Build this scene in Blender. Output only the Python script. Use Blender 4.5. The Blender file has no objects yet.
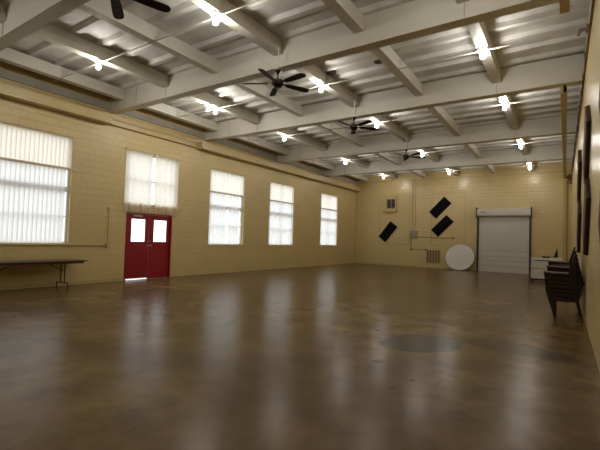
import bpy, bmesh, math, random
from mathutils import Vector, Matrix
random.seed(7)
S = bpy.context.scene
COL = S.collection
R = math.radians

# ------------------------------------------------------------------ room size (metres; camera stands at x=0, y=0)
XL, XR, YB, YF, ZC = -11.625, 0.385, 24.375, -4.0, 5.84
GIRD = [-0.8, 3.03, 6.77, 10.63, 15.34, 19.87]          # near faces of the cross beams
GW, GZ = 0.24, 5.2
JOI = [-10.85, -8.85, -7.0, -5.08, -3.17, -1.28]        # right faces of the joists
JW, JZ0, JZ1 = 0.19, 5.47, 5.765

# ------------------------------------------------------------------ mesh collector
class MB:
    def __init__(self):
        self.bm = bmesh.new()
    def box(self, x0, x1, y0, y1, z0, z1, rot=None, bev=0.0):
        r = bmesh.ops.create_cube(self.bm, size=1.0)
        vs = r['verts']
        for v in vs:
            v.co = Vector(((x0+x1)/2+v.co.x*(x1-x0), (y0+y1)/2+v.co.y*(y1-y0), (z0+z1)/2+v.co.z*(z1-z0)))
        if bev:
            es = list({e for v in vs for e in v.link_edges})
            rb = bmesh.ops.bevel(self.bm, geom=es, offset=bev, segments=2, affect='EDGES', profile=0.5)
            vs = list({v for f in rb['faces'] for v in f.verts} | {v for v in vs if v.is_valid})
        if rot is not None:
            bmesh.ops.transform(self.bm, matrix=rot, verts=vs)
        return self
    def rod(self, a, b, r0, r1=None, n=12):
        a, b = Vector(a), Vector(b)
        d = b-a
        q = d.to_track_quat('Z', 'Y').to_matrix().to_4x4()
        m = Matrix.Translation((a+b)/2) @ q
        bmesh.ops.create_cone(self.bm, cap_ends=True, segments=n, radius1=r0, radius2=r0 if r1 is None else r1, depth=d.length, matrix=m)
        return self
    def path(self, pts, r, n=10):
        for i in range(len(pts)-1):
            self.rod(pts[i], pts[i+1], r, n=n)
        for p in pts[1:-1]:
            self.ball(p, r)
        return self
    def ball(self, c, r, sz=1.0, u=12, v=8):
        m = Matrix.Translation(Vector(c)) @ Matrix.Diagonal((1, 1, sz, 1))
        bmesh.ops.create_uvsphere(self.bm, u_segments=u, v_segments=v, radius=r, matrix=m)
        return self
    def prism(self, pts, vec):
        """closed polygon pts extruded by vec"""
        vec = Vector(vec)
        a = [self.bm.verts.new(Vector(p)) for p in pts]
        b = [self.bm.verts.new(Vector(p)+vec) for p in pts]
        self.bm.faces.new(a[::-1]); self.bm.faces.new(b)
        n = len(a)
        for i in range(n):
            self.bm.faces.new((a[i], a[(i+1) % n], b[(i+1) % n], b[i]))
        return self
    def lathe(self, c, prof, n=24):
        rings = []
        for r, z in prof:
            rings.append([self.bm.verts.new((c[0]+r*math.cos(2*math.pi*k/n), c[1]+r*math.sin(2*math.pi*k/n), c[2]+z)) for k in range(n)])
        for a, b in zip(rings, rings[1:]):
            for k in range(n):
                self.bm.faces.new((a[k], a[(k+1) % n], b[(k+1) % n], b[k]))
        self.bm.faces.new(rings[0][::-1]); self.bm.faces.new(rings[-1])
        return self
    def build(self, name, mat, parent=None, smooth=False):
        bm = self.bm
        bmesh.ops.recalc_face_normals(bm, faces=bm.faces)
        me = bpy.data.meshes.new(name)
        bm.to_mesh(me); bm.free()
        me.materials.append(mat)
        if smooth:
            for p in me.polygons: p.use_smooth = True
            me.set_sharp_from_angle(angle=R(40))
        o = bpy.data.objects.new(name, me)
        COL.objects.link(o)
        if parent is not None: o.parent = parent
        return o

def tag(o, label, cat, group=None, kind=None):
    o['label'] = label; o['category'] = cat
    if group: o['group'] = group
    if kind: o['kind'] = kind
    return o

def empty(name, loc, label, cat, group=None, kind=None, rz=0.0):
    o = bpy.data.objects.new(name, None)
    COL.objects.link(o)
    o.empty_display_size = 0.1
    o.location = loc; o.rotation_euler = (0, 0, rz)
    return tag(o, label, cat, group, kind)

def dup(root, loc, label, group=None, rz=0.0):
    r = root.copy(); COL.objects.link(r)
    r.location = loc; r.rotation_euler = (0, 0, rz); r['label'] = label
    if group: r['group'] = group
    for ch in list(root.children):
        c = ch.copy(); COL.objects.link(c); c.parent = r
        for g in list(ch.children):
            d = g.copy(); COL.objects.link(d); d.parent = c
    return r

# ------------------------------------------------------------------ materials
def new_mat(name):
    m = bpy.data.materials.new(name); m.use_nodes = True
    nt = m.node_tree
    return m, nt, nt.nodes['Principled BSDF']

def simple(name, col, rough=0.5, metal=0.0, spec=0.5, var=0.12, scale=6.0, bump=0.0):
    m, nt, b = new_mat(name)
    N, L = nt.nodes, nt.links
    tc = N.new('ShaderNodeTexCoord')
    no = N.new('ShaderNodeTexNoise'); no.inputs['Scale'].default_value = scale; no.inputs['Detail'].default_value = 5
    L.new(tc.outputs['Object'], no.inputs['Vector'])
    mx = N.new('ShaderNodeMix'); mx.data_type = 'RGBA'
    mx.inputs['A'].default_value = (*[c*(1-var) for c in col], 1)
    mx.inputs['B'].default_value = (*[min(1, c*(1+var)) for c in col], 1)
    L.new(no.outputs['Fac'], mx.inputs['Factor'])
    L.new(mx.outputs['Result'], b.inputs['Base Color'])
    b.inputs['Roughness'].default_value = rough
    b.inputs['Metallic'].default_value = metal
    b.inputs['Specular IOR Level'].default_value = spec
    if bump:
        bp = N.new('ShaderNodeBump'); bp.inputs['Strength'].default_value = bump; bp.inputs['Distance'].default_value = 0.01
        L.new(no.outputs['Fac'], bp.inputs['Height']); L.new(bp.outputs['Normal'], b.inputs['Normal'])
    return m

def block_wall(name, col, rough, ax):
    """painted concrete block: object coordinates along the wall, mortar joints as shallow relief with a slightly darker colour"""
    m, nt, b = new_mat(name)
    N, L = nt.nodes, nt.links
    tc = N.new('ShaderNodeTexCoord'); sp = N.new('ShaderNodeSeparateXYZ'); cb = N.new('ShaderNodeCombineXYZ')
    L.new(tc.outputs['Object'], sp.inputs[0])
    L.new(sp.outputs[ax], cb.inputs[0]); L.new(sp.outputs[2], cb.inputs[1])
    br = N.new('ShaderNodeTexBrick')
    br.inputs['Scale'].default_value = 1.0
    br.inputs['Brick Width'].default_value = 0.4; br.inputs['Row Height'].default_value = 0.2
    br.inputs['Mortar Size'].default_value = 0.008; br.inputs['Mortar Smooth'].default_value = 0.6
    L.new(cb.outputs[0], br.inputs['Vector'])
    no = N.new('ShaderNodeTexNoise'); no.inputs['Scale'].default_value = 1.3; no.inputs['Detail'].default_value = 6
    L.new(tc.outputs['Object'], no.inputs['Vector'])
    n2 = N.new('ShaderNodeTexNoise'); n2.inputs['Scale'].default_value = 45; n2.inputs['Detail'].default_value = 3
    L.new(tc.outputs['Object'], n2.inputs['Vector'])
    mx = N.new('ShaderNodeMix'); mx.data_type = 'RGBA'
    mx.inputs['A'].default_value = (*[c*0.9 for c in col], 1); mx.inputs['B'].default_value = (*[min(1, c*1.1) for c in col], 1)
    L.new(no.outputs['Fac'], mx.inputs['Factor'])
    m2 = N.new('ShaderNodeMix'); m2.data_type = 'RGBA'; m2.inputs['B'].default_value = (*[c*0.8 for c in col], 1)
    mm = N.new('ShaderNodeMath'); mm.operation = 'MULTIPLY'; mm.inputs[1].default_value = 0.35
    L.new(br.outputs['Fac'], mm.inputs[0]); L.new(mm.outputs[0], m2.inputs['Factor'])
    L.new(mx.outputs['Result'], m2.inputs['A']); L.new(m2.outputs['Result'], b.inputs['Base Color'])
    b.inputs['Roughness'].default_value = rough
    b1 = N.new('ShaderNodeBump'); b1.inputs['Strength'].default_value = 0.9; b1.inputs['Distance'].default_value = 0.006; b1.invert = True
    L.new(br.outputs['Fac'], b1.inputs['Height'])
    b2 = N.new('ShaderNodeBump'); b2.inputs['Strength'].default_value = 0.25; b2.inputs['Distance'].default_value = 0.004
    L.new(n2.outputs['Fac'], b2.inputs['Height']); L.new(b1.outputs['Normal'], b2.inputs['Normal'])
    L.new(b2.outputs['Normal'], b.inputs['Normal'])
    return m

def floor_mat():
    m, nt, b = new_mat('sealed_concrete')
    N, L = nt.nodes, nt.links
    tc = N.new('ShaderNodeTexCoord')
    def noise(scale, detail, rough=0.6, dist=0.0):
        n = N.new('ShaderNodeTexNoise'); n.inputs['Scale'].default_value = scale; n.inputs['Detail'].default_value = detail
        n.inputs['Roughness'].default_value = rough; n.inputs['Distortion'].default_value = dist
        L.new(tc.outputs['Object'], n.inputs['Vector']); return n
    def math_(op, a, c=None, clamp=False):
        n = N.new('ShaderNodeMath'); n.operation = op; n.use_clamp = clamp
        for i, v in enumerate((a, c)):
            if v is None: continue
            if isinstance(v, (int, float)): n.inputs[i].default_value = v
            else: L.new(v, n.inputs[i])
        return n.outputs[0]
    def mixc(f, a, c):
        n = N.new('ShaderNodeMix'); n.data_type = 'RGBA'
        L.new(f, n.inputs['Factor'])
        for k, v in (('A', a), ('B', c)):
            if isinstance(v, tuple): n.inputs[k].default_value = (*v, 1)
            else: L.new(v, n.inputs[k])
        return n.outputs['Result']
    big = noise(0.45, 7, 0.62, 0.6); mid = noise(2.2, 8, 0.65, 0.4); fine = noise(14, 6, 0.6)
    rp = N.new('ShaderNodeValToRGB')
    e = rp.color_ramp.elements
    e[0].position = 0.32; e[0].color = (*FLOOR_A, 1); e[1].position = 0.7; e[1].color = (*FLOOR_C, 1)
    k = e.new(0.5); k.color = (*FLOOR_B, 1)
    L.new(big.outputs['Fac'], rp.inputs[0])
    col = mixc(math_('MULTIPLY', math_('SUBTRACT', mid.outputs['Fac'], 0.38), 3.2, True), rp.outputs['Color'], FLOOR_D)
    # dark specks
    sp = math_('MULTIPLY', math_('SUBTRACT', math_('MULTIPLY', mid.outputs['Fac'], fine.outputs['Fac']), 0.40), 9.0, True)
    col = mixc(math_('MULTIPLY', sp, 0.4), col, (0.025, 0.018, 0.012))
    sx = N.new('ShaderNodeSeparateXYZ'); L.new(tc.outputs['Object'], sx.inputs[0])
    def ellipse(cx, cy, rx, ry, ang, soft, wob):
        c, s = math.cos(ang), math.sin(ang)
        dx = math_('SUBTRACT', sx.outputs[0], cx); dy = math_('SUBTRACT', sx.outputs[1], cy)
        u = math_('DIVIDE', math_('ADD', math_('MULTIPLY', dx, c), math_('MULTIPLY', dy, s)), rx)
        v = math_('DIVIDE', math_('SUBTRACT', math_('MULTIPLY', dy, c), math_('MULTIPLY', dx, s)), ry)
        d = math_('SQRT', math_('ADD', math_('MULTIPLY', u, u), math_('MULTIPLY', v, v)))
        d = math_('ADD', d, math_('MULTIPLY', math_('SUBTRACT', mid.outputs['Fac'], 0.5), wob))
        return math_('MULTIPLY', math_('SUBTRACT', 1.0, d), 1.0/soft, True)
    g = ellipse(-1.76, 6.02, 0.50, 0.68, R(-35), 0.12, 0.9)
    col = mixc(math_('MULTIPLY', g, 0.9), col, (0.055, 0.060, 0.044))
    dk = ellipse(-0.55, 6.6, 1.05, 0.42, R(-12), 0.5, 1.6)
    col = mixc(math_('MULTIPLY', dk, 0.85), col, (0.06, 0.038, 0.018))
    dk = ellipse(-4.2, 3.1, 1.5, 0.5, R(20), 0.6, 1.8)
    col = mixc(math_('MULTIPLY', dk, 0.5), col, (0.06, 0.04, 0.025))
    for cx, cy, r in ((-1.9, 4.75, 0.07), (-1.35, 4.35, 0.035), (-1.45, 4.0, 0.03), (-2.95, 5.9, 0.06), (-2.6, 6.4, 0.05), (-3.3, 7.6, 0.05), (-2.4, 7.0, 0.06)):
        sp = ellipse(cx, cy, r*1.4, r, 0.3, 0.5, 1.2)
        col = mixc(math_('MULTIPLY', sp, 0.8), col, (0.025, 0.02, 0.015))
    def seg(x0, y0, x1, y1, w):
        dx, dy = x1-x0, y1-y0; l2 = dx*dx+dy*dy
        px = math_('SUBTRACT', sx.outputs[0], x0); py = math_('SUBTRACT', sx.outputs[1], y0)
        t = math_('DIVIDE', math_('ADD', math_('MULTIPLY', px, dx), math_('MULTIPLY', py, dy)), l2, True)
        ax_ = math_('SUBTRACT', px, math_('MULTIPLY', t, dx)); ay_ = math_('SUBTRACT', py, math_('MULTIPLY', t, dy))
        wn = math_('MULTIPLY', math_('SUBTRACT', mid.outputs['Fac'], 0.5), 0.35)
        ax_ = math_('ADD', ax_, wn); ay_ = math_('SUBTRACT', ay_, wn)
        d = math_('SQRT', math_('ADD', math_('MULTIPLY', ax_, ax_), math_('MULTIPLY', ay_, ay_)))
        return math_('MULTIPLY', math_('SUBTRACT', w, d), 1.6/w, True)
    crack = None
    for q in ((-3.94, 4.96, -4.02, 5.7, 0.022), (-4.02, 5.7, -4.3, 6.25, 0.03), (-4.3, 6.25, -4.6, 6.3, 0.02)):
        c_ = seg(*q)
        crack = c_ if crack is None else math_('MAXIMUM', crack, c_)
    col = mixc(math_('MULTIPLY', crack, 0.8), col, (0.02, 0.014, 0.01))
    L.new(col, b.inputs['Base Color'])
    ro = math_('ADD', math_('MULTIPLY', mid.outputs['Fac'], 0.05), math_('MULTIPLY', big.outputs['Fac'], 0.10))
    ro = math_('ADD', ro, FLOOR_ROUGH)
    ro = math_('ADD', ro, math_('MULTIPLY', crack, 0.3))
    L.new(ro, b.inputs['Roughness'])
    b.inputs['Specular IOR Level'].default_value = FLOOR_SPEC
    wav = noise(3.2, 4, 0.55)
    b1 = N.new('ShaderNodeBump'); b1.inputs['Strength'].default_value = 0.12; b1.inputs['Distance'].default_value = 0.012
    L.new(wav.outputs['Fac'], b1.inputs['Height'])
    b2 = N.new('ShaderNodeBump'); b2.inputs['Strength'].default_value = 0.10; b2.inputs['Distance'].default_value = 0.006
    L.new(fine.outputs['Fac'], b2.inputs['Height']); L.new(b1.outputs['Normal'], b2.inputs['Normal'])
    L.new(b2.outputs['Normal'], b.inputs['Normal'])
    return m

def curtain_mat(name, col, clear, back):
    m, nt, b = new_mat(name)
    N, L = nt.nodes, nt.links
    N.remove(b)
    out = N['Material Output']
    tc = N.new('ShaderNodeTexCoord')
    no = N.new('ShaderNodeTexNoise'); no.inputs['Scale'].default_value = 2.5; no.inputs['Detail'].default_value = 3
    L.new(tc.outputs['Object'], no.inputs['Vector'])
    mx = N.new('ShaderNodeMix'); mx.data_type = 'RGBA'
    mx.inputs['A'].default_value = (*[c*0.93 for c in col], 1); mx.inputs['B'].default_value = (*col, 1)
    L.new(no.outputs['Fac'], mx.inputs['Factor'])
    tr = N.new('ShaderNodeBsdfTranslucent'); di = N.new('ShaderNodeBsdfDiffuse'); tp = N.new('ShaderNodeBsdfTransparent')
    L.new(mx.outputs['Result'], tr.inputs['Color']); L.new(mx.outputs['Result'], di.inputs['Color'])
    a = N.new('ShaderNodeMixShader'); a.inputs[0].default_value = back
    L.new(tr.outputs[0], a.inputs[1]); L.new(di.outputs[0], a.inputs[2])
    c = N.new('ShaderNodeMixShader'); c.inputs[0].default_value = clear
    L.new(a.outputs[0], c.inputs[1]); L.new(tp.outputs[0], c.inputs[2])
    L.new(c.outputs[0], out.inputs['Surface'])
    return m

def glass_mat():
    m, nt, b = new_mat('window_glass')
    N, L = nt.nodes, nt.links
    N.remove(b)
    tp = N.new('ShaderNodeBsdfTransparent'); gl = N.new('ShaderNodeBsdfGlossy'); gl.inputs['Roughness'].default_value = 0.03
    tp.inputs['Color'].default_value = (0.94, 0.96, 0.95, 1)
    fr = N.new('ShaderNodeFresnel'); fr.inputs['IOR'].default_value = 1.45
    mx = N.new('ShaderNodeMixShader')
    ge = N.new('ShaderNodeNewGeometry'); k = N.new('ShaderNodeMath'); k.operation = 'SUBTRACT'; k.inputs[0].default_value = 1.0
    L.new(ge.outputs['Backfacing'], k.inputs[1])
    k2 = N.new('ShaderNodeMath'); k2.operation = 'MULTIPLY'; L.new(fr.outputs[0], k2.inputs[0]); L.new(k.outputs[0], k2.inputs[1])
    L.new(k2.outputs[0], mx.inputs[0]); L.new(tp.outputs[0], mx.inputs[1]); L.new(gl.outputs[0], mx.inputs[2])
    L.new(mx.outputs[0], N['Material Output'].inputs['Surface'])
    return m

def lamp_mat(strength):
    m, nt, b = new_mat('lit_bulb')
    b.inputs['Base Color'].default_value = (0.9, 0.9, 0.9, 1)
    b.inputs['Emission Color'].default_value = (1.0, 0.955, 0.88, 1)
    b.inputs['Emission Strength'].default_value = strength
    return m

# tunables
WORLD = 2.5
LAMP = 415.0
WALLC = (0.60, 0.465, 0.222)
FLOOR_A, FLOOR_B, FLOOR_C, FLOOR_D = (0.105, 0.066, 0.027), (0.172, 0.115, 0.051), (0.255, 0.180, 0.088), (0.105, 0.068, 0.028)
FLOOR_ROUGH, FLOOR_SPEC = 0.175, 0.095

M_left = block_wall('painted_block_long_wall', WALLC, 0.42, 1)
M_back = block_wall('painted_block_end_wall', WALLC, 0.30, 0)
M_right = block_wall('painted_block_side_wall', tuple(min(1, c*1.08) for c in WALLC), 0.30, 1)  # same wall paint, lightened to put grazing gloss into the colour
M_floor = floor_mat()
M_deck = simple('roof_deck_white', (0.63, 0.62, 0.58), 0.65, spec=0.2, var=0.34, scale=2.4, bump=0.3)
M_beam = simple('beam_paint', (0.65, 0.63, 0.555), 0.5, var=0.08, scale=2.0)
M_joist = simple('joist_paint', (0.60, 0.58, 0.505), 0.5, var=0.10, scale=3.0)
M_flash = simple('grey_flashing', (0.34, 0.33, 0.29), 0.6, var=0.15, scale=3.0)
M_tan = simple('tan_trim_paint', (0.50, 0.385, 0.185), 0.4, var=0.08, scale=4.0)
M_brown = simple('rusty_brown_trim', (0.20, 0.125, 0.055), 0.6, var=0.35, scale=9.0)
M_duct = simple('olive_duct_paint', (0.44, 0.33, 0.14), 0.45, var=0.1)
M_black = simple('black_plastic', (0.012, 0.011, 0.010), 0.45, var=0.2)
M_hole = simple('dark_inside', (0.008, 0.007, 0.006), 0.9, var=0.2)
M_fan = simple('dark_walnut_fan', (0.016, 0.008, 0.006), 0.55, spec=0.25, var=0.3, scale=12)
M_fanm = simple('bronze_fan_metal', (0.018, 0.012, 0.009), 0.3, metal=0.6, var=0.2)
M_conduit = simple('painted_conduit', (0.60, 0.57, 0.50), 0.4, var=0.08)
M_red = simple('red_door_paint', (0.27, 0.008, 0.016), 0.4, var=0.10, scale=3)
M_metal = simple('satin_metal', (0.55, 0.54, 0.52), 0.3, metal=0.9, var=0.08)
M_frame = simple('white_window_frame', (0.80, 0.81, 0.84), 0.4, var=0.06)
M_cream = simple('cream_paint', (0.62, 0.53, 0.35), 0.45, var=0.08)
M_shut = simple('shutter_white', (0.56, 0.54, 0.48), 0.4, var=0.06, scale=2)
M_felt = simple('black_panel_fabric', (0.008, 0.008, 0.010), 1.0, spec=0.05, var=0.3, scale=60)
M_brownfelt = simple('brown_panel_fabric', (0.13, 0.075, 0.045), 0.75, spec=0.2, var=0.2, scale=20)
M_wood = simple('dark_panel_wood', (0.085, 0.042, 0.022), 0.5, var=0.3, scale=14)
M_seat = simple('seat_red_brown', (0.10, 0.032, 0.016), 0.4, var=0.3, scale=10)
M_leg = simple('dark_chair_frame', (0.014, 0.009, 0.007), 0.4, spec=0.3, var=0.2)
M_white = simple('white_plastic', (0.62, 0.60, 0.55), 0.45, var=0.06)
M_paper = simple('white_paper', (0.75, 0.73, 0.67), 0.7, var=0.04)
M_tabletop = simple('brown_laminate', (0.075, 0.042, 0.022), 0.35, var=0.25, scale=9)
M_vent = simple('brown_vent_metal', (0.19, 0.11, 0.05), 0.5, var=0.15)
M_grey = simple('grey_box_metal', (0.30, 0.28, 0.24), 0.5, var=0.1)
M_disc = simple('grey_disc', (0.05, 0.048, 0.045), 0.5, var=0.1)  # colour darkened to imitate grazing light on the disc underside
M_glass = glass_mat()
M_lamp = lamp_mat(LAMP)
M_curt = curtain_mat('white_sheer', (0.93, 0.915, 0.90), 0.02, 0.22)
M_curt2 = curtain_mat('cream_sheer', (0.93, 0.875, 0.78), 0.02, 0.22)
M_ground = simple('pale_paving', (0.42, 0.41, 0.39), 0.8, var=0.12, scale=2)

# ------------------------------------------------------------------ shell
def holed(axis, c0, c1, u0, u1, z0, z1, holes, name, mat, label):
    """wall slab between c0 and c1 (thickness) with rectangular openings (ua, ub, za, zb)"""
    us = sorted({u0, u1, *[h[0] for h in holes], *[h[1] for h in holes]})
    b = MB()
    for a, c in zip(us, us[1:]):
        spans = sorted((h[2], h[3]) for h in holes if h[0] <= a and h[1] >= c)
        z = z0
        for s, e in spans + [(z1, z1)]:
            if s > z + 1e-6:
                if axis == 'x': b.box(c0, c1, a, c, z, s)
                else: b.box(a, c, c0, c1, z, s)
            z = max(z, e)
    bmesh.ops.remove_doubles(b.bm, verts=b.bm.verts, dist=1e-5)
    return tag(b.build(name, mat), label, 'wall', kind='structure')

WIN = [(3.72, 5.75, 1.17, 4.18), (11.05, 13.09, 1.17, 4.18), (14.89, 16.93, 1.17, 4.2), (19.70, 21.72, 1.17, 4.2)]
DOOR = (7.50, 9.28, 0.0, 2.2)
TRANS = (7.40, 9.42, 2.48, 4.18)
holed('x', XL-0.24, XL, YF, YB, 0, 5.9, WIN+[DOOR, TRANS], 'wall_left', M_left, 'long tan painted block wall with the tall windows and red double door')
tag(MB().box(XL-0.24, XR+0.24, YB, YB+0.24, 0, 5.9).build('wall_back', M_back), 'tan painted block end wall behind the white roller shutter', 'wall', kind='structure')
tag(MB().box(XR, XR+0.24, YF, YB, 0, 5.9).build('wall_right', M_right), 'bare tan block wall behind the stacked chairs', 'wall', kind='structure')
tag(MB().box(XL-0.24, XR+0.24, YF-0.24, YF, 0, 5.9).build('wall_front', M_back), 'tan painted block wall opposite the roller shutter wall', 'wall', kind='structure')
tag(MB().box(XL-0.24, XR+0.24, YF-0.24, YB+0.24, -0.2, 0).build('floor', M_floor), 'shiny brown sealed concrete floor with stains and cracks', 'floor', kind='structure')
tag(MB().box(-40, XL-0.24, -25, 50, -0.25, -0.05).build('ground', M_ground), 'pale paving outside the windows', 'ground', kind='structure')

# ribbed roof deck, ribs across the hall
def deck():
    b = MB()
    prof = []
    y = YF
    p = 0.61
    prof.append((YF, ZC))
    k = 0
    while True:
        c = 0.36 + YF + k*p
        if c+0.12 > YB: break
        prof += [(c-0.115, ZC), (c-0.055, ZC-0.072), (c+0.055, ZC-0.072), (c+0.115, ZC)]
        k += 1
    prof.append((YB, ZC))
    pts = [(XL, q[0], q[1]) for q in prof] + [(XL, YB, ZC+0.06), (XL, YF, ZC+0.06)]
    b.prism(pts, (XR-XL, 0, 0))
    return b.build('ceiling', M_deck)
tag(deck(), 'white ribbed roof deck above the beams and joists', 'ceiling', kind='structure')

ORD = ['first', 'second', 'third', 'fourth', 'fifth', 'sixth', 'seventh', 'eighth', 'ninth', 'tenth']
nG = len(GIRD)
for i, y in enumerate(GIRD):
    b = MB()
    # web block with a slightly wider bottom flange and haunched wall end
    prof = [(y, ZC-0.02), (y, GZ+0.02), (y-0.005, GZ+0.02), (y-0.005, GZ), (y+GW+0.005, GZ), (y+GW+0.005, GZ+0.02), (y+GW, GZ+0.02), (y+GW, ZC-0.02)]
    b.prism([(XL, a, z) for a, z in prof], (XR-XL, 0, 0))
    o = b.build('ceiling_beam', M_beam)
    tag(o, f'wide painted cross beam under the roof deck, {ORD[nG-1-i]} from the shutter wall', 'beam', 'cross beams', 'structure')
    for x in (XL+1.35, -8.95, -5.17, -1.37):
        MB().box(x-0.006, x+0.006, y-0.012, y-0.004, GZ+0.03, ZC-0.1).build('beam_seam', M_flash, o)

ends = [YF] + GIRD + [YB]
for bi in range(len(ends)-1):
    y0 = ends[bi] + (GW if bi > 0 else 0) + 0.006
    y1 = ends[bi+1] - 0.006
    for ji, x in enumerate(JOI):
        b = MB()
        b.box(x-JW, x, y0, y1, JZ0+0.03, JZ1)
        b.box(x-JW-0.008, x+0.008, y0, y1, JZ0, JZ0+0.03)
        o = b.build('joist_beam', M_joist)
        tag(o, f'painted joist, {ORD[ji]} from the windows, in {ORD[len(ends)-2-bi]} bay from the shutter wall', 'beam', 'ceiling joists', 'structure')

# flashing strips where deck meets side walls, long tan box along the window wall
tag(MB().box(XL, XL+0.05, YF, YB, 5.27, 5.45).build('trim_1', M_flash), 'grey flashing strip along the top of the window wall', 'trim', kind='structure')
def soffit(y0, y1, n, label):
    b = MB()
    b.box(XL, XL+0.30, y0, y1, 4.86, 5.06, bev=0.008)
    b.box(XL, XL+0.33, y0, y1, 4.79, 4.85)
    b.box(XL, XL+0.27, y0+0.01, y1-0.01, 4.84, 4.87)
    tag(b.build(n, M_tan), label, 'trim', kind='structure')
soffit(YF, 6.70, 'trim_2', 'deep tan box trim above the large window and folding table')
soffit(10.28, YB, 'trim_3', 'deep tan box trim above the three far windows')
b = MB()
b.box(XL, XL+0.07, 6.71, 10.27, 5.0, 5.05); b.box(XL, XL+0.04, 6.71, 10.27, 4.86, 5.0); b.box(XL, XL+0.10, 6.71, 10.27, 4.83, 4.87)
tag(b.build('trim_4', M_tan), 'shallow tan channel above the red double door', 'trim', kind='structure')
# right wall: grey panel above a rusty trim rail
tag(MB().box(XR-0.012, XR, YF, YB, 5.24, 5.78).build('trim_5', M_flash), 'grey panel above the rusty rail on the chair wall', 'trim', kind='structure')
b = MB(); b.box(XR-0.035, XR, YF, YB, 5.2, 5.25)
for k in range(24): b.box(XR-0.05, XR, YF+0.6+k*1.15, YF+0.66+k*1.15, 5.185, 5.27)
tag(b.build('trim_6', M_brown), 'rusty brown rail along the top of the chair wall', 'trim', kind='structure')
tag(MB().box(XL+0.0, XL+0.025, YB-0.10, YB, 0, 4.8).build('trim_7', M_tan), 'thin tan strip in the corner by the farthest window', 'trim', kind='structure')
tag(MB().box(XL, XR, YB-0.012, YB, 5.32, 5.42).build('trim_8', M_tan), 'tan band along the top of the roller shutter wall', 'trim', kind='structure')
tag(MB().box(XL, XL+0.012, YF, 7.45, 0, 0.10).build('baseboard_left', M_tan), 'low tan skirting along the window wall', 'baseboard', kind='structure')
tag(MB().box(XL, -4.1, YB-0.012, YB, 0, 0.10).build('baseboard_back', M_tan), 'low tan skirting along the roller shutter wall', 'baseboard', kind='structure')

# ------------------------------------------------------------------ windows
NAMES = ['the large window by the folding table', 'the window next to the red door', 'the middle window of the three past the door', 'the window farthest from the red door']
def window(n, w, label, rails, mull):
    y0, y1, z0, z1 = w
    xo = XL-0.18
    b = MB()
    t = 0.05
    b.box(xo, xo+0.07, y0, y0+t, z0, z1); b.box(xo, xo+0.07, y1-t, y1, z0, z1)
    b.box(xo, xo+0.07, y0+t, y1-t, z0, z0+t); b.box(xo, xo+0.07, y0+t, y1-t, z1-t, z1)
    o = tag(b.build(n, M_frame), label, 'window', kind='structure')
    b = MB()
    for a, c in rails: b.box(xo+0.01, xo+0.06, y0+t, y1-t, a, c)
    b.build('rail', M_frame, o)
    b = MB()
    for m in mull: b.box(xo+0.012, xo+0.058, m-0.02, m+0.02, z0+t, z1-t)
    if mull: b.build('mullion', M_frame, o)
    else: b.bm.free()
    MB().box(xo+0.03, xo+0.036, y0+t, y1-t, z0+t, z1-t).build('glass', M_glass, o)
    if z0 > 1 and z0 < 2:
        MB().box(XL-0.1, XL+0.02, y0-0.03, y1+0.03, z0-0.035, z0-0.001).build('sill', M_cream, o)
    return o
for i, w in enumerate(WIN):
    window(f'window_{i+1}', w, f'tall window frame behind the curtains of {NAMES[i]}', [(2.63, 2.78), (1.92, 1.955), (3.25, 3.30)], [] if i < 2 else [(w[0]+w[1])/2])
window('window_5', TRANS, 'transom window behind the short curtain above the red door', [(3.25, 3.31)], [(TRANS[0]+TRANS[1])/2])

def curtain(y0, y1, z0, z1, mat, label, period, amp, xoff=0.0, notch=(), name='curtain', rows=3):
    b = MB()
    n = max(8, int((y1-y0)/period*8))
    zs = [z0, z0+0.32, z1-0.04, z1] if notch else [z0, (z0+z1)/2, z1]
    grid = []
    for j, z in enumerate(zs):
        row = []
        for i in range(n+1):
            y = y0+(y1-y0)*i/n
            ph = 2*math.pi*(y-y0)/period
            a = amp*(0.75+0.25*math.sin(y*3.7+1.3))
            x = XL-0.03+xoff+a*math.sin(ph+0.25*math.sin(y*5.1))+0.25*a*math.sin(2*ph+0.7)
            row.append(b.bm.verts.new((x, y, z)))
        grid.append(row)
    for j in range(len(zs)-1):
        for i in range(n):
            yc = y0+(y1-y0)*(i+0.5)/n
            if j == 0 and any(abs(yc-q) < 0.022 for q in notch): continue
            b.bm.faces.new((grid[j][i], grid[j][i+1], grid[j+1][i+1], grid[j+1][i]))
    return tag(b.build(name, mat, smooth=True), label, 'curtain', 'window curtains')

def blind(y0, y1, z0, z1, mat, label, pitch=0.108, lap=0.022, ang=20):
    """one continuous sheet of overlapping flat pleats"""
    b = MB()
    n = int(round((y1-y0)/pitch))
    p = (y1-y0)/n
    a = R(ang)
    prof = []
    for i in range(n):
        c = y0+(i+0.5)*p
        for u in (-1, -0.33, 0.33, 1):
            h = u*(p+lap)/2
            prof.append((XL-0.045+h*math.sin(a)+0.006*(1-u*u), min(max(c+h*math.cos(a), y0), y1)))
    lo = [b.bm.verts.new((x, y, z0)) for x, y in prof]
    hi = [b.bm.verts.new((x, y, z1)) for x, y in prof]
    for k in range(len(prof)-1):
        b.bm.faces.new((lo[k], lo[k+1], hi[k+1], hi[k]))
    o = tag(b.build('curtain', mat), label, 'curtain', 'window curtains')
    MB().box(XL-0.075, XL-0.015, y0, y1, z1, z1+0.018).build('head_rail', M_cream, o)
    return o

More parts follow.
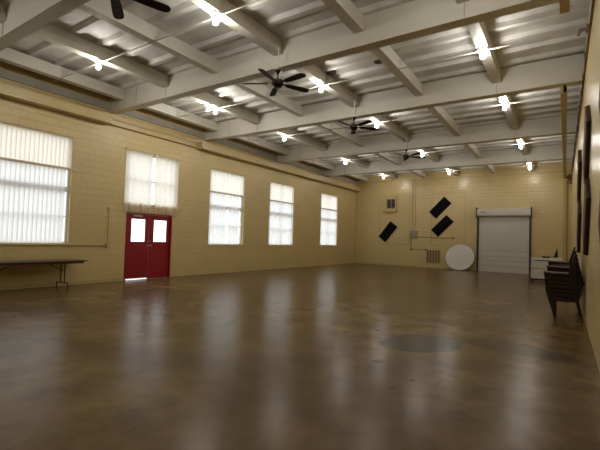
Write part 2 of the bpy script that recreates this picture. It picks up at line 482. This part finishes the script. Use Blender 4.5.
def rod(y0, y1, z, label):
    o = empty('curtain_rod', (XL+0.03, (y0+y1)/2, z), label, 'curtain rod', 'curtain rods')
    h = (y1-y0)/2
    MB().box(-0.014, 0.014, -h, h, -0.03, 0.03, bev=0.005).build('bar', M_cream, o)
    MB().rod((0, h, 0), (0, h+0.05, 0), 0.028, 0.02).build('finial', M_white, o)
    for s in (-0.9, 0.9):
        MB().box(-0.03, 0.0, s*h-0.015, s*h+0.015, -0.02, 0.02).build('bracket', M_cream, o)
ys = WIN[0]
blind(ys[0]+0.01, ys[1]-0.005, 3.29, 4.155, M_curt2, 'cream upper curtain of slats in the large window by the folding table')
blind(ys[0]+0.01, 5.61, 1.18, 3.25, M_curt, 'white lower curtain of slats in the large window by the folding table')
rod(ys[0]-0.08, ys[1]+0.03, 3.27, 'pale wooden curtain rod across the large window by the folding table')
ys = WIN[1]
curtain(ys[0]+0.01, ys[1]-0.01, 3.29, 4.17, M_curt2, 'cream upper curtain of the window next to the red door', 0.20, 0.020)
curtain(ys[0]+0.01, 12.02, 1.18, 3.25, M_curt, 'white lower curtain beside the red door, in the half window nearer the door', 0.19, 0.022)
curtain(12.13, 12.84, 1.18, 3.25, M_curt, 'white lower curtain beside the red door, in the half window farther from the door', 0.19, 0.022)
rod(ys[0]-0.08, ys[1]+0.05, 3.27, 'pale wooden curtain rod across the window next to the red door')
for i, nm in ((2, 'the middle window of the three past the door'), (3, 'the window farthest from the red door')):
    ys = WIN[i]
    curtain(ys[0]+0.01, ys[1]-0.01, 3.32, 4.19, M_curt2, f'cream upper curtain of {nm}', 0.24, 0.020)
    curtain(ys[0]+0.01, ys[1]-0.02, 1.18, 3.28, M_curt, f'white lower curtain of {nm}', 0.21, 0.022)
    rod(ys[0]-0.08, ys[1]+0.05, 3.30, f'pale wooden curtain rod across {nm}')
curtain(7.37, 8.37, 2.19, 4.20, M_curt2, 'short pleated curtain panel above the red door leaf with the door closer', 0.22, 0.022, 0.07, (7.55, 7.98, 8.13), 'curtain')
curtain(8.47, 9.45, 2.19, 4.22, M_curt2, 'short pleated curtain panel above the red door leaf without a closer', 0.22, 0.022, 0.07, (8.50, 8.98, 9.28), 'curtain')
MBr = empty('curtain_rod', (XL+0.04, 8.41, 4.23), 'thin curtain rod above the short curtain over the red door', 'curtain rod', 'curtain rods')
MB().rod((0, -1.06, 0), (0, 1.06, 0), 0.012).build('bar', M_cream, MBr)
for s in (-1.02, 1.02): MB().box(-0.045, 0.0, s-0.012, s+0.012, -0.015, 0.015).build('bracket', M_cream, MBr)

# ------------------------------------------------------------------ red double door
d = empty('door_1', (XL, 8.39, 0), 'red double door with two bright window panes in the window wall', 'door', kind='structure')
b = MB()
for a, c in ((7.505-8.39, 7.55-8.39), (9.23-8.39, 9.275-8.39)): b.box(-0.16, 0.015, a, c, 0.002, 2.195)
b.box(-0.16, 0.015, -0.84, 0.84, 2.15, 2.195)
b.build('door_frame', M_red, d)
def leaf(y0, y1, gap, wy):
    b = MB()
    wz = (1.24, 2.0)
    b.box(-0.09, -0.045, y0, y1, gap, wz[0]); b.box(-0.09, -0.045, y0, y1, wz[1], 2.145)
    b.box(-0.09, -0.045, y0, wy[0], wz[0], wz[1]); b.box(-0.09, -0.045, wy[1], y1, wz[0], wz[1])
    o = b.build('door_leaf', M_red, d)
    b = MB()
    for q in ((wy[0]-0.02, wy[0]+0.01), (wy[1]-0.01, wy[1]+0.02)): b.box(-0.045, -0.035, q[0], q[1], wz[0]-0.02, wz[1]+0.02)
    b.box(-0.045, -0.035, wy[0]+0.01, wy[1]-0.01, wz[0]-0.02, wz[0]+0.01); b.box(-0.045, -0.035, wy[0]+0.01, wy[1]-0.01, wz[1]-0.01, wz[1]+0.02)
    b.build('pane_bead', M_red, o)
    MB().box(-0.07, -0.064, wy[0], wy[1], wz[0], wz[1]).build('door_glass', M_glass, o)
    return o
l1 = leaf(-0.835, -0.008, 0.045, (-0.68, -0.14))
l2 = leaf(0.008, 0.835, 0.012, (0.17, 0.72))
b = MB(); b.box(-0.045, 0.0, -0.62, -0.30, 2.06, 2.12, bev=0.006); b.rod((-0.02, -0.34, 2.12), (-0.02, -0.55, 2.15), 0.008)
b.build('door_closer', M_metal, d)
for s in (-0.045, 0.05):
    b = MB(); b.rod((-0.045, s, 1.12), (0.0, s, 1.12), 0.012); b.ball((0.012, s, 1.12), 0.03)
    b.rod((-0.046, s, 1.12), (-0.04, s, 1.12), 0.034); b.rod((-0.046, s, 1.27), (-0.03, s, 1.27), 0.022)
    b.build('door_knob', M_metal, l1 if s < 0 else l2)
MB().box(-0.2, 0.02, -0.835, 0.835, 0.0, 0.012).build('threshold', M_metal, d)

# conduit on the window wall beside the door
o = empty('wall_conduit', (XL, 6.9, 1.13), 'tan conduit running under the large window and up beside the red door', 'conduit')
MB().path([(0.025, -6.0, 0), (0.025, 0, 0)], 0.013).build('horizontal_pipe', M_tan, o)
MB().path([(0.025, 0, 0.05), (0.025, 0, 1.08)], 0.011).build('vertical_pipe', M_tan, o)
MB().box(0, 0.055, -0.05, 0.05, -0.06, 0.06, bev=0.006).build('junction_box', M_tan, o)
MB().box(0, 0.05, -1.15, -0.98, -0.03, 0.03, bev=0.006).build('inline_box', M_tan, o)
MB().box(0, 0.04, -0.04, 0.04, 1.08, 1.16, bev=0.006).build('top_box', M_tan, o)

# ------------------------------------------------------------------ roller shutter
d = empty('door_2', (-2.72, YB, 0), 'white roller shutter with round housing in the end wall', 'shutter door', kind='structure')
hw = 1.25
b = MB()
pts = [(-hw, -0.02, 0.005)]
z = 0.005
prof = [(-0.035, 0.005)]
grooves = (0.34, 0.62, 0.86, 1.17)
step = 0.075
while z < 3.05:
    z2 = min(z+step, 3.05)
    deep = any(z <= g < z2 for g in grooves)
    if deep: prof += [(-0.035, z2-0.065), (-0.010, z2-0.045), (-0.010, z2-0.03), (-0.045, z2-0.012), (-0.045, z2-0.004), (-0.035, z2)]
    else: prof += [(-0.035, z2-0.008), (-0.030, z2-0.004), (-0.035, z2)]
    z = z2
pts = [(-hw, y, zz) for y, zz in prof] + [(-hw, -0.004, 3.05), (-hw, -0.004, 0.005)]
b.prism(pts, (2*hw, 0, 0))
b.build('shutter_curtain', M_shut, d)
for s in (-1, 1):
    MB().box(s*(hw+0.035)-0.045, s*(hw+0.035)+0.045, -0.09, -0.001, 0.0, 3.08).build('guide_rail', M_black, d)
b = MB()
b.prism([(-1.31, -0.001, 3.05), (-1.31, -0.20, 3.05), (-1.31, -0.29, 3.12), (-1.31, -0.31, 3.26), (-1.31, -0.29, 3.42), (-1.31, -0.20, 3.50), (-1.31, -0.001, 3.50)], (2.62, 0, 0))
h = b.build('housing', M_shut, d, smooth=True)
for s in (-1, 1):
    MB().box(s*1.335-0.025, s*1.335+0.025, -0.33, -0.001, 3.0, 3.56).build('end_plate', M_black, d)
MB().box(-1.12, -0.86, -0.318, -0.300, 3.27, 3.33).build('maker_plate', M_grey, h)
MB().box(-hw, hw, -0.05, -0.002, 0.0, 0.06).build('bottom_bar', M_shut, d)

# ------------------------------------------------------------------ end wall fittings
def acoustic(center, ang, axis, label, group, thick=0.06, L=1.25, W=0.58):
    """fabric panel: long axis tilted by ang from horizontal; axis 'y' hangs on the end wall, 'x' on the chair wall"""
    o = empty('acoustic_panel', center, label, 'acoustic panel', group)
    M = Matrix.Rotation(-ang, 4, 'Y') if axis == 'y' else Matrix.Rotation(ang, 4, 'X')
    if axis == 'y':
        MB().box(-L/2, L/2, -thick, -0.004, -W/2, W/2, M, 0.012).build('fabric_face', M_felt, o)
        MB().box(-L/2-0.006, L/2+0.006, -thick*0.55, -0.001, -W/2-0.006, W/2+0.006, M).build('frame', M_wood, o)
    else:
        MB().box(-thick, -thick*0.62, -L/2, L/2, -W/2, W/2, M, 0.006).build('fabric_face', M_brownfelt, o)
        MB().box(-thick*0.63, -0.001, -L/2-0.006, L/2+0.006, -W/2-0.006, W/2+0.006, M).build('frame', M_black, o)
    return o
acoustic((-9.35, YB, 2.13), R(52), 'y', 'slanted black panel hanging below the wall vent box', 'slanted black panels')
acoustic((-6.12, YB, 3.62), R(46), 'y', 'slanted black panel near the round table top, upper of the two', 'slanted black panels')
acoustic((-5.98, YB, 2.53), R(46), 'y', 'slanted black panel near the round table top, lower of the two', 'slanted black panels')
TH = 0.075
for y, nm in ((4.6, 'pair nearest the camera'), (8.6, 'middle pair'), (12.4, 'pair nearest the chairs')):
    acoustic((XR, y, 3.30), R(131), 'x', f'black edged brown panel on the chair wall, upper of the {nm}', 'slanted wall panels', TH)
    acoustic((XR, y, 2.03), R(131), 'x', f'black edged brown panel on the chair wall, lower of the {nm}', 'slanted wall panels', TH)

o = empty('vent_box', (-9.23, YB, 3.92), 'cream wall box with a dark square grille above a black panel', 'vent')
b = MB()
b.box(-0.44, 0.44, -0.16, -0.001, 0.28, 0.52); b.box(-0.44, 0.44, -0.16, -0.001, -0.52, -0.30)
b.box(-0.44, -0.18, -0.16, -0.001, -0.30, 0.28); b.box(0.36, 0.44, -0.16, -0.001, -0.30, 0.28)
b.build('frame', M_tan, o)
MB().box(-0.18, 0.36, -0.06, -0.002, -0.30, 0.28).build('dark_opening', M_hole, o)
b = MB()
b.box(0.07, 0.11, -0.12, -0.06, -0.30, 0.28)
for k in range(7): b.box(-0.18, 0.36, -0.11, -0.07, -0.26+k*0.08, -0.245+k*0.08)
b.build('grille', M_grey, o)

o = empty('louvre_vent', (-6.47, YB, 0.68), 'brown louvred vent low on the end wall beside the round table top', 'vent')
b = MB()
b.box(-0.42, 0.42, -0.03, -0.001, 0.36, 0.41); b.box(-0.42, 0.42, -0.03, -0.001, -0.41, -0.36)
for k in range(6): b.box(-0.42+k*0.158, -0.37+k*0.158, -0.03, -0.001, -0.36, 0.36)
b.build('frame', M_duct, o)
MB().box(-0.40, 0.40, -0.005, -0.002, -0.38, 0.38).build('back_plate', M_brown, o)
b = MB()
for k in range(14):
    zz = -0.34+k*0.05
    b.prism([(-0.39, -0.022, zz), (-0.39, -0.018, zz-0.004), (-0.39, -0.006, zz+0.026), (-0.39, -0.010, zz+0.030)], (0.78, 0, 0))
b.build('louvre', M_vent, o)

o = empty('electrical_box', (-7.67, YB, 1.97), 'grey electrical box with thin pipes on the end wall', 'electrical box')
MB().box(-0.21, 0.21, -0.12, -0.001, -0.23, 0.23, bev=0.01).build('box_body', M_grey, o)
MB().box(-0.18, 0.18, -0.130, -0.120, -0.20, 0.20, bev=0.004).build('cover', M_grey, o)
for k, x in enumerate((-0.12, 0.06)):
    MB().rod((x, -0.03, 0.23), (x, -0.03, 3.4), 0.018).build('pipe', M_tan, o)
MB().path([(-0.15, -0.03, -0.23), (-0.15, -0.03, -0.89), (0.74, -0.03, -0.89)], 0.014).build('pipe', M_vent, o)
MB().path([(0.21, -0.03, -0.13), (2.32, -0.03, -0.15)], 0.014).build('pipe', M_vent, o)
MB().box(0.70, 0.80, -0.06, -0.001, -0.94, -0.84).build('outlet_box', M_vent, o)
MB().box(2.27, 2.37, -0.06, -0.001, -0.20, -0.10).build('outlet_box', M_vent, o)
MB().box(-0.20, -0.10, -0.06, -0.001, -0.94, -0.84).build('elbow_box', M_vent, o)

# infilled openings: raised hairline outlines on the end wall
for n, (x0, x1, z0, z1), lab in ((9, (-9.95, -7.95, 1.33, 4.5), 'outline of a filled opening around the vent box'), (10, (-6.62, -4.72, 1.33, 4.5), 'outline of a filled opening around the two black panels')):
    b = MB()
    b.box(x0, x0+0.025, YB-0.01, YB, z0, z1); b.box(x1-0.025, x1, YB-0.01, YB, z0, z1)
    b.box(x0+0.025, x1-0.025, YB-0.01, YB, z0, z0+0.025); b.box(x0+0.025, x1-0.025, YB-0.01, YB, z1-0.025, z1)
    tag(b.build(f'trim_{n}', M_duct), lab, 'trim', kind='structure')

# round table top leaning on the end wall
o = empty('round_table_top', (-4.90, YB-0.615, 0.0), 'round white folding table top leaning on the end wall beside the shutter', 'table')
tilt = Matrix.Rotation(R(-22), 4, 'X')
b = MB(); b.rod((0, -0.018, 0.785), (0, 0.018, 0.785), 0.775, n=64)
bmesh.ops.transform(b.bm, matrix=tilt, verts=b.bm.verts)
b.build('top', M_white, o)
b = MB(); b.rod((0, -0.022, 0.785), (0, -0.012, 0.785), 0.78, n=64); bmesh.ops.scale(b.bm, vec=(1, 1, 1), verts=b.bm.verts)
b.bm.clear()
n = 64
for k in range(n):
    a0, a1 = 2*math.pi*k/n, 2*math.pi*(k+1)/n
    b.prism([(0.775*math.cos(a0), -0.02, 0.785+0.775*math.sin(a0)), (0.775*math.cos(a1), -0.02, 0.785+0.775*math.sin(a1)),
             (0.783*math.cos(a1), -0.02, 0.785+0.783*math.sin(a1)), (0.783*math.cos(a0), -0.02, 0.785+0.783*math.sin(a0))], (0, 0.04, 0))
bmesh.ops.transform(b.bm, matrix=tilt, verts=b.bm.verts)
b.build('edge_band', M_grey, o)
for s in (-0.35, 0.35):
    b = MB(); b.path([(s-0.2, 0.035, 0.5), (s-0.2, 0.035, 1.1), (s+0.2, 0.035, 1.1), (s+0.2, 0.035, 0.5)], 0.014)
    bmesh.ops.transform(b.bm, matrix=tilt, verts=b.bm.verts)
    b.build('folded_leg', M_grey, o)

# square ducts under the beams by the chair wall
def duct(y0, y1, label, drop):
    o = empty('square_duct', (0, y0, 5.0), label, 'duct', 'square ducts')
    w, h, t = 0.062, 0.195, 0.012
    xa = 0.005
    b = MB()
    sl = 0.075/13.0
    def bx(x0, x1, z0, z1):
        Ln = y1-y0
        b.prism([(x0, 0, z0), (x1, 0, z0), (x1, 0, z1), (x0, 0, z1)], (sl*Ln if drop else 0, Ln, 0))
    bx(xa-w, xa+w, 0, t); bx(xa-w, xa+w, h-t, h)
    bx(xa-w, xa-w+t, t, h-t); bx(xa+w-t, xa+w, t, h-t)
    b.build('trough', M_duct, o)
    MB().box(xa-w+t, xa-0.012, 0.004, 0.02, t, h-t).build('half_cap', M_duct, o)
    MB().box(xa-w+t, xa+w-t, 0.6, 0.62, t, h-t).build('inner_dark_sheet', M_hole, o)  # near-black sheet painting in the shade inside the open duct
    if drop:
        MB().box(0.075-0.062, 0.075+0.075, YB-y0-0.15, YB-y0-0.01, -5.0, 0.0).build('drop', M_duct, o)
    return o
duct(10.72, YB-0.02, 'long olive square duct under the beams, with a drop into the corner', True)
duct(-3.9, 7.0, 'short olive square duct overhead ending above the chair wall', False)
o = empty('junction_box', (0.105, YB-0.01, 4.75), 'small brown box at the top of the corner duct', 'box')
MB().box(0.06, 0.24, -0.16, -0.001, -0.02, 0.14, bev=0.01).build('body', M_brown, o)
MB().rod((0.15, -0.08, 0.14), (0.15, -0.08, 0.5), 0.02).build('stub', M_brown, o)

o = empty('pipe_fitting', (XR, 8.6, 5.42), 'small grey pipe elbow on the panel above the rusty rail', 'pipe fitting')
MB().box(-0.06, -0.001, -0.06, 0.06, -0.06, 0.06, bev=0.01).build('base_box', M_grey, o)
MB().path([(-0.06, 0, 0.0), (-0.14, 0, 0.0), (-0.17, 0, -0.10)], 0.028).build('elbow', M_grey, o)

# ------------------------------------------------------------------ lamps and conduits
BAYY = [0.95, 4.90, 8.60, 12.25, 17.40, 22.4]  # first row is out of view, extra bulbs included for lighting
BAYN = ['bay six', 'bay five', 'bay four', 'bay three', 'bay two', 'the bay next to the shutter wall']
BAYL = ['sixth', 'fifth', 'fourth', 'third', 'second', 'first']
def lamp(x, y, label):
    o = empty('ceiling_light', (x, y, JZ0), label, 'light bulb', 'bare bulb lights')
    MB().lathe((0, 0, -0.095), [(0.03, 0.0), (0.036, 0.04), (0.036, 0.06), (0.095, 0.066), (0.095, 0.095)]).build('lamp_holder', M_white, o, smooth=True)  # disc rim widened to block upward bulb light on the joist
    MB().lathe((0, 0, -0.21), [(0.004, 0), (0.034, 0.012), (0.05, 0.05), (0.042, 0.085), (0.022, 0.115)]).build('bulb', M_lamp, o, smooth=True)
for k, y in enumerate(BAYY):
    cx = (-11.3, -0.9)
    for ji in (1, 3, 5):
        x = JOI[ji]-JW/2
        lamp(x, y, f'bulb under the {ORD[ji]} joist from the windows, {BAYL[k]} bay from the shutter wall')
    if k == 2:
        lamp(JOI[1]-JW/2-0.0, y-0.30, 'lit bare bulb doubled up beside another bulb, near the window wall')
    o = empty('ceiling_conduit', (0, y+0.07, JZ0), f'thin conduit crossing the joists in the {BAYL[k]} bay from the shutter wall', 'conduit', 'ceiling conduits')
    MB().rod((cx[0], 0, -0.012), (cx[1], 0, -0.012), 0.012).build('pipe', M_conduit, o)
    for ji in range(6):
        MB().box(JOI[ji]-0.02, JOI[ji]+0.018, -0.014, 0.014, -0.026, 0.24 if ji in (0, 3) else 0.02).build('strap', M_conduit, o)

for i, (x, y, nm) in enumerate(((-4.98, 8.74, 'joist in the middle'), (-3.68, 8.72, 'joist fifth from the windows'))):
    o = MB().lathe((x, y, ZC-0.09), [(0.10, 0), (0.13, 0.03), (0.13, 0.09)]).build('smoke_detector', M_disc, None, True)
    tag(o, ('round grey disc on the roof deck beside a lit joist', 'round dark disc on the roof deck between two unlit joists')[i], 'smoke detector')

# ------------------------------------------------------------------ ceiling fans
def fan(loc, phase, label, top):
    o = empty('ceiling_fan', loc, label, 'ceiling fan', 'ceiling fans')
    z0 = loc[2]
    MB().lathe((0, 0, -0.10), [(0.03, 0), (0.075, 0.015), (0.09, 0.05), (0.125, 0.07), (0.13, 0.13), (0.10, 0.17), (0.045, 0.19)]).build('motor', M_fanm, o, True)
    MB().rod((0, 0, 0.08), (0, 0, 0.24), 0.016).build('downrod', M_fanm, o)
    MB().lathe((0, 0, 0.18), [(0.022, 0), (0.03, 0.03), (0.07, 0.08), (0.07, 0.095)]).build('canopy', M_fanm, o, True)
    MB().rod((0, 0, 0.27), (0, 0, top-z0), 0.009).build('hanger_pipe', M_conduit, o)
    MB().rod((-0.02, 0, 0.27), (-0.62, 0, top-z0), 0.007).build('feed_cable', M_conduit, o)
    for k in range(5):
        a = R(phase+72*k)
        rot = Matrix.Rotation(a, 4, 'Z') @ Matrix.Rotation(R(-12), 4, 'X')
        b = MB()
        out = []
        prof = [(0.20, 0.045), (0.28, 0.062), (0.45, 0.072), (0.62, 0.076), (0.70, 0.070), (0.74, 0.048), (0.755, 0.02)]
        pts = [(r, w, 0) for r, w in prof] + [(r, -w, 0) for r, w in reversed(prof)]
        b.prism([(p[0], p[1], -0.005) for p in pts], (0, 0, 0.010))
        bmesh.ops.transform(b.bm, matrix=rot, verts=b.bm.verts)
        bl = b.build('blade', M_fan, o)
        b = MB(); b.box(0.10, 0.27, -0.022, 0.022, 0.006, 0.014)
        bmesh.ops.transform(b.bm, matrix=rot, verts=b.bm.verts)
        b.build('blade_bracket', M_fanm, bl)
fan((-4.93, 2.84, 4.69), 70, 'dark ceiling fan before the fifth cross beam from the shutter wall', JZ0)
fan((-4.97, 6.50, 4.72), -8, 'dark five blade ceiling fan before the fourth cross beam from the shutter wall', JZ0)
fan((-4.97, 10.12, 4.72), 45, 'dark five blade ceiling fan before the third cross beam from the shutter wall', JZ0)
fan((-4.95, 14.60, 4.73), 41, 'dark five blade ceiling fan before the second cross beam from the shutter wall', JZ0)

# ------------------------------------------------------------------ folding table by the window wall
o = empty('folding_table', (-11.18, 4.65, 0), 'long brown folding table standing under the large window', 'table')
MB().box(-0.38, 0.38, -1.22, 1.22, 0.715, 0.745, bev=0.006).build('table_top', M_tabletop, o)
b = MB(); b.box(-0.34, -0.32, -1.15, 1.15, 0.665, 0.715); b.box(0.32, 0.34, -1.15, 1.15, 0.665, 0.715)
b.build('apron', M_tabletop, o)
for y, s in ((0.78, -1), (-0.78, 1)):
    b = MB()
    for x in (-0.10, 0.10): b.rod((x, y, 0.14), (x, y, 0.70), 0.014)
    b.path([(-0.29, y, 0.0), (-0.29, y, 0.14), (0.29, y, 0.14), (0.29, y, 0.0)], 0.015)
    b.rod((-0.29, y, 0.7), (0.29, y, 0.7), 0.014)
    b.build('leg', M_leg, o)
    b = MB(); b.rod((0, y, 0.45), (0, y+s*0.42, 0.70), 0.009); b.rod((-0.10, y, 0.45), (0.10, y, 0.45), 0.009)
    b.build('brace', M_leg, o)

# ------------------------------------------------------------------ stacking chairs against the chair wall
def make_chair(loc, label, group):
    """faces -x; origin on the floor under the middle of the chair"""
    o = empty('stacking_chair', loc, label, 'chair', group)
    w = 0.23
    # seat: slightly dished slab with rolled front
    b = MB()
    b.prism([(-0.25, -w+0.012, 0.440), (-0.262, -w+0.012, 0.452), (-0.25, -w+0.012, 0.468), (-0.1, -w+0.012, 0.460), (0.10, -w+0.012, 0.455), (0.20, -w+0.012, 0.462), (0.20, -w+0.012, 0.440)], (0, 2*w-0.024, 0))
    b.build('seat', M_seat, o)
    # backrest: curved top rail panel
    b = MB()
    pts = []
    for k in range(7):
        y = -w+0.02+(2*w-0.04)*k/6
        pts.append((0.018*(1-((k-3)/3)**2), y))
    poly = [(0.230+c, y, 0.56) for c, y in pts] + [(0.216+c, y, 0.56) for c, y in reversed(pts)]
    b.prism(poly, (0.055, 0, 0.24))
    b.build('backrest', M_leg, o)
    for s in (-1, 1):
        b = MB(); b.prism([(-0.20, s*w-0.013, 0), (-0.175, s*w-0.013, 0), (-0.195, s*w-0.013, 0.455), (-0.245, s*w-0.013, 0.455)], (0, 0.026, 0))
        b.build('leg', M_leg, o)
        b = MB(); b.prism([(0.26, s*w-0.013, 0), (0.285, s*w-0.013, 0), (0.215, s*w-0.013, 0.44), (0.305, s*w-0.013, 0.82), (0.279, s*w-0.013, 0.82), (0.17, s*w-0.013, 0.44)], (0, 0.026, 0))
        b.build('leg', M_leg, o)
        MB().box(-0.22, 0.20, s*w-0.012, s*w+0.012, 0.395, 0.440).build('seat_rail', M_leg, o)
    MB().box(-0.225, -0.2, -w+0.014, w-0.014, 0.395, 0.438).build('seat_rail', M_leg, o)
    return o
proto = None
SN = ['the stack nearest the camera', 'the second stack along the wall', 'the third stack along the wall', 'the stack behind the white tables']
STK = [(0.07, 9.90, 7, 0.024, 0.085), (0.07, 10.75, 8, 0.016, 0.085), (0.07, 11.65, 9, 0.014, 0.085), (-0.43, 20.75, 8, 0.008, 0.085)]
for si, (x, y, n, sh, dz) in enumerate(STK):
    for k in range(n):
        lab = f'dark wooden stacking chair in {SN[si]}, {ORD[k]} from the floor'
        if k == n-1: lab = f'dark wooden stacking chair on top of {SN[si]}'
        loc = (x-k*sh, y+random.uniform(-0.008, 0.008), k*dz)
        if proto is None:
            proto = make_chair(loc, lab, 'stacked chairs'); c = proto
        else:
            c = dup(proto, loc, lab, 'stacked chairs')
zt = 0.468+8*0.085
o = MB().box(-0.26, 0.0, 11.50, 11.80, zt, zt+0.075, bev=0.003).build('paper_pile', M_paper)
tag(o, 'white paper pile lying on the topmost seat of a chair stack', 'paper')

# ------------------------------------------------------------------ white folding tables stacked on a black dolly
YT = 19.2
o = empty('table_dolly', (-0.58, YT+0.4, 0), 'black dolly under the pile of white tables', 'dolly')
MB().box(-0.56, 0.42, -0.40, 0.40, 0.085, 0.155).build('platform', M_black, o)
MB().box(-0.575, -0.545, -0.40, -0.37, 0.155, 1.0).build('post', M_black, o)
MB().box(-0.575, -0.545, 0.37, 0.40, 0.155, 1.0).build('post', M_black, o)
for sx in (-0.46, 0.34):
    for sy in (-0.32, 0.32):
        b = MB(); b.rod((sx-0.02, sy, 0.042), (sx+0.02, sy, 0.042), 0.042); b.box(sx-0.03, sx+0.03, sy-0.02, sy+0.02, 0.05, 0.086)
        b.build('caster', M_black, o)
def flat_table(z, i, dx, label):
    o = empty('folded_table', (-0.58+dx, YT+0.4, z), label, 'table', 'folded white tables')
    MB().box(-0.52, 0.42, -0.37, 0.37, 0.0, 0.072, bev=0.012).build('top_half', M_white, o)
    MB().box(-0.525, -0.515, -0.06, 0.06, 0.012, 0.034).build('handle', M_grey, o)
zz = 0.157
for i in range(10):
    if i == 5: zz += 0.02
    if i == 9: zz += 0.06
    flat_table(zz, i, random.uniform(-0.012, 0.012), f'folded white table in the pile on the black dolly, {ORD[i]} from the floor' if i < 9 else 'folded white table on top of the pile on the black dolly')
    if i == 9: ztop = zz
    zz += 0.0795
    if i in (8,): zz -= 0.03
b = MB().box(-0.95, -0.25, YT+0.1, YT+0.6, ztop-0.05, ztop-0.001, bev=0.004)  # added black piece that makes the dark gap in the pile
tag(b.build('dark_gap_board', M_black), 'black board added for the dark gap under the topmost folded white table', 'board')

# ------------------------------------------------------------------ light, world, camera
w = bpy.data.worlds.new('sky'); S.world = w
w.use_nodes = True
bg = w.node_tree.nodes['Background']
bg.inputs['Color'].default_value = (0.95, 0.96, 1.0, 1)
bg.inputs['Strength'].default_value = WORLD

f, yaw, pitch, roll = 397.057155, -0.584859786, 0.0349699569, -0.0302584444
fw = Vector((math.sin(yaw)*math.cos(pitch), math.cos(yaw)*math.cos(pitch), math.sin(pitch)))
rt = Vector((math.cos(yaw), -math.sin(yaw), 0))
dn = fw.cross(rt)
c, s = math.cos(roll), math.sin(roll)
r2 = c*rt+s*dn; d2 = -s*rt+c*dn
cam = bpy.data.cameras.new('camera'); co = bpy.data.objects.new('camera', cam); COL.objects.link(co)
up, bk = -d2, -fw
co.matrix_world = Matrix(((r2.x, up.x, bk.x, 0), (r2.y, up.y, bk.y, 0), (r2.z, up.z, bk.z, 1.5), (0, 0, 0, 1)))
cam.sensor_fit = 'HORIZONTAL'; cam.sensor_width = 36.0; cam.lens = f*36.0/600.0
cam.clip_start = 0.02; cam.clip_end = 200
S.camera = co

S.view_settings.view_transform = 'Standard'
S.view_settings.look = 'None'
S.view_settings.gamma = 1.0
S.view_settings.exposure = 0.0
S.view_settings.use_curve_mapping = False
cy = S.cycles
cy.use_denoising = True
cy.max_bounces = 10; cy.diffuse_bounces = 5; cy.glossy_bounces = 4; cy.transmission_bounces = 6; cy.transparent_max_bounces = 10
cy.sample_clamp_indirect = 6.0
cy.use_light_tree = True
cy.caustics_reflective = False; cy.caustics_refractive = False
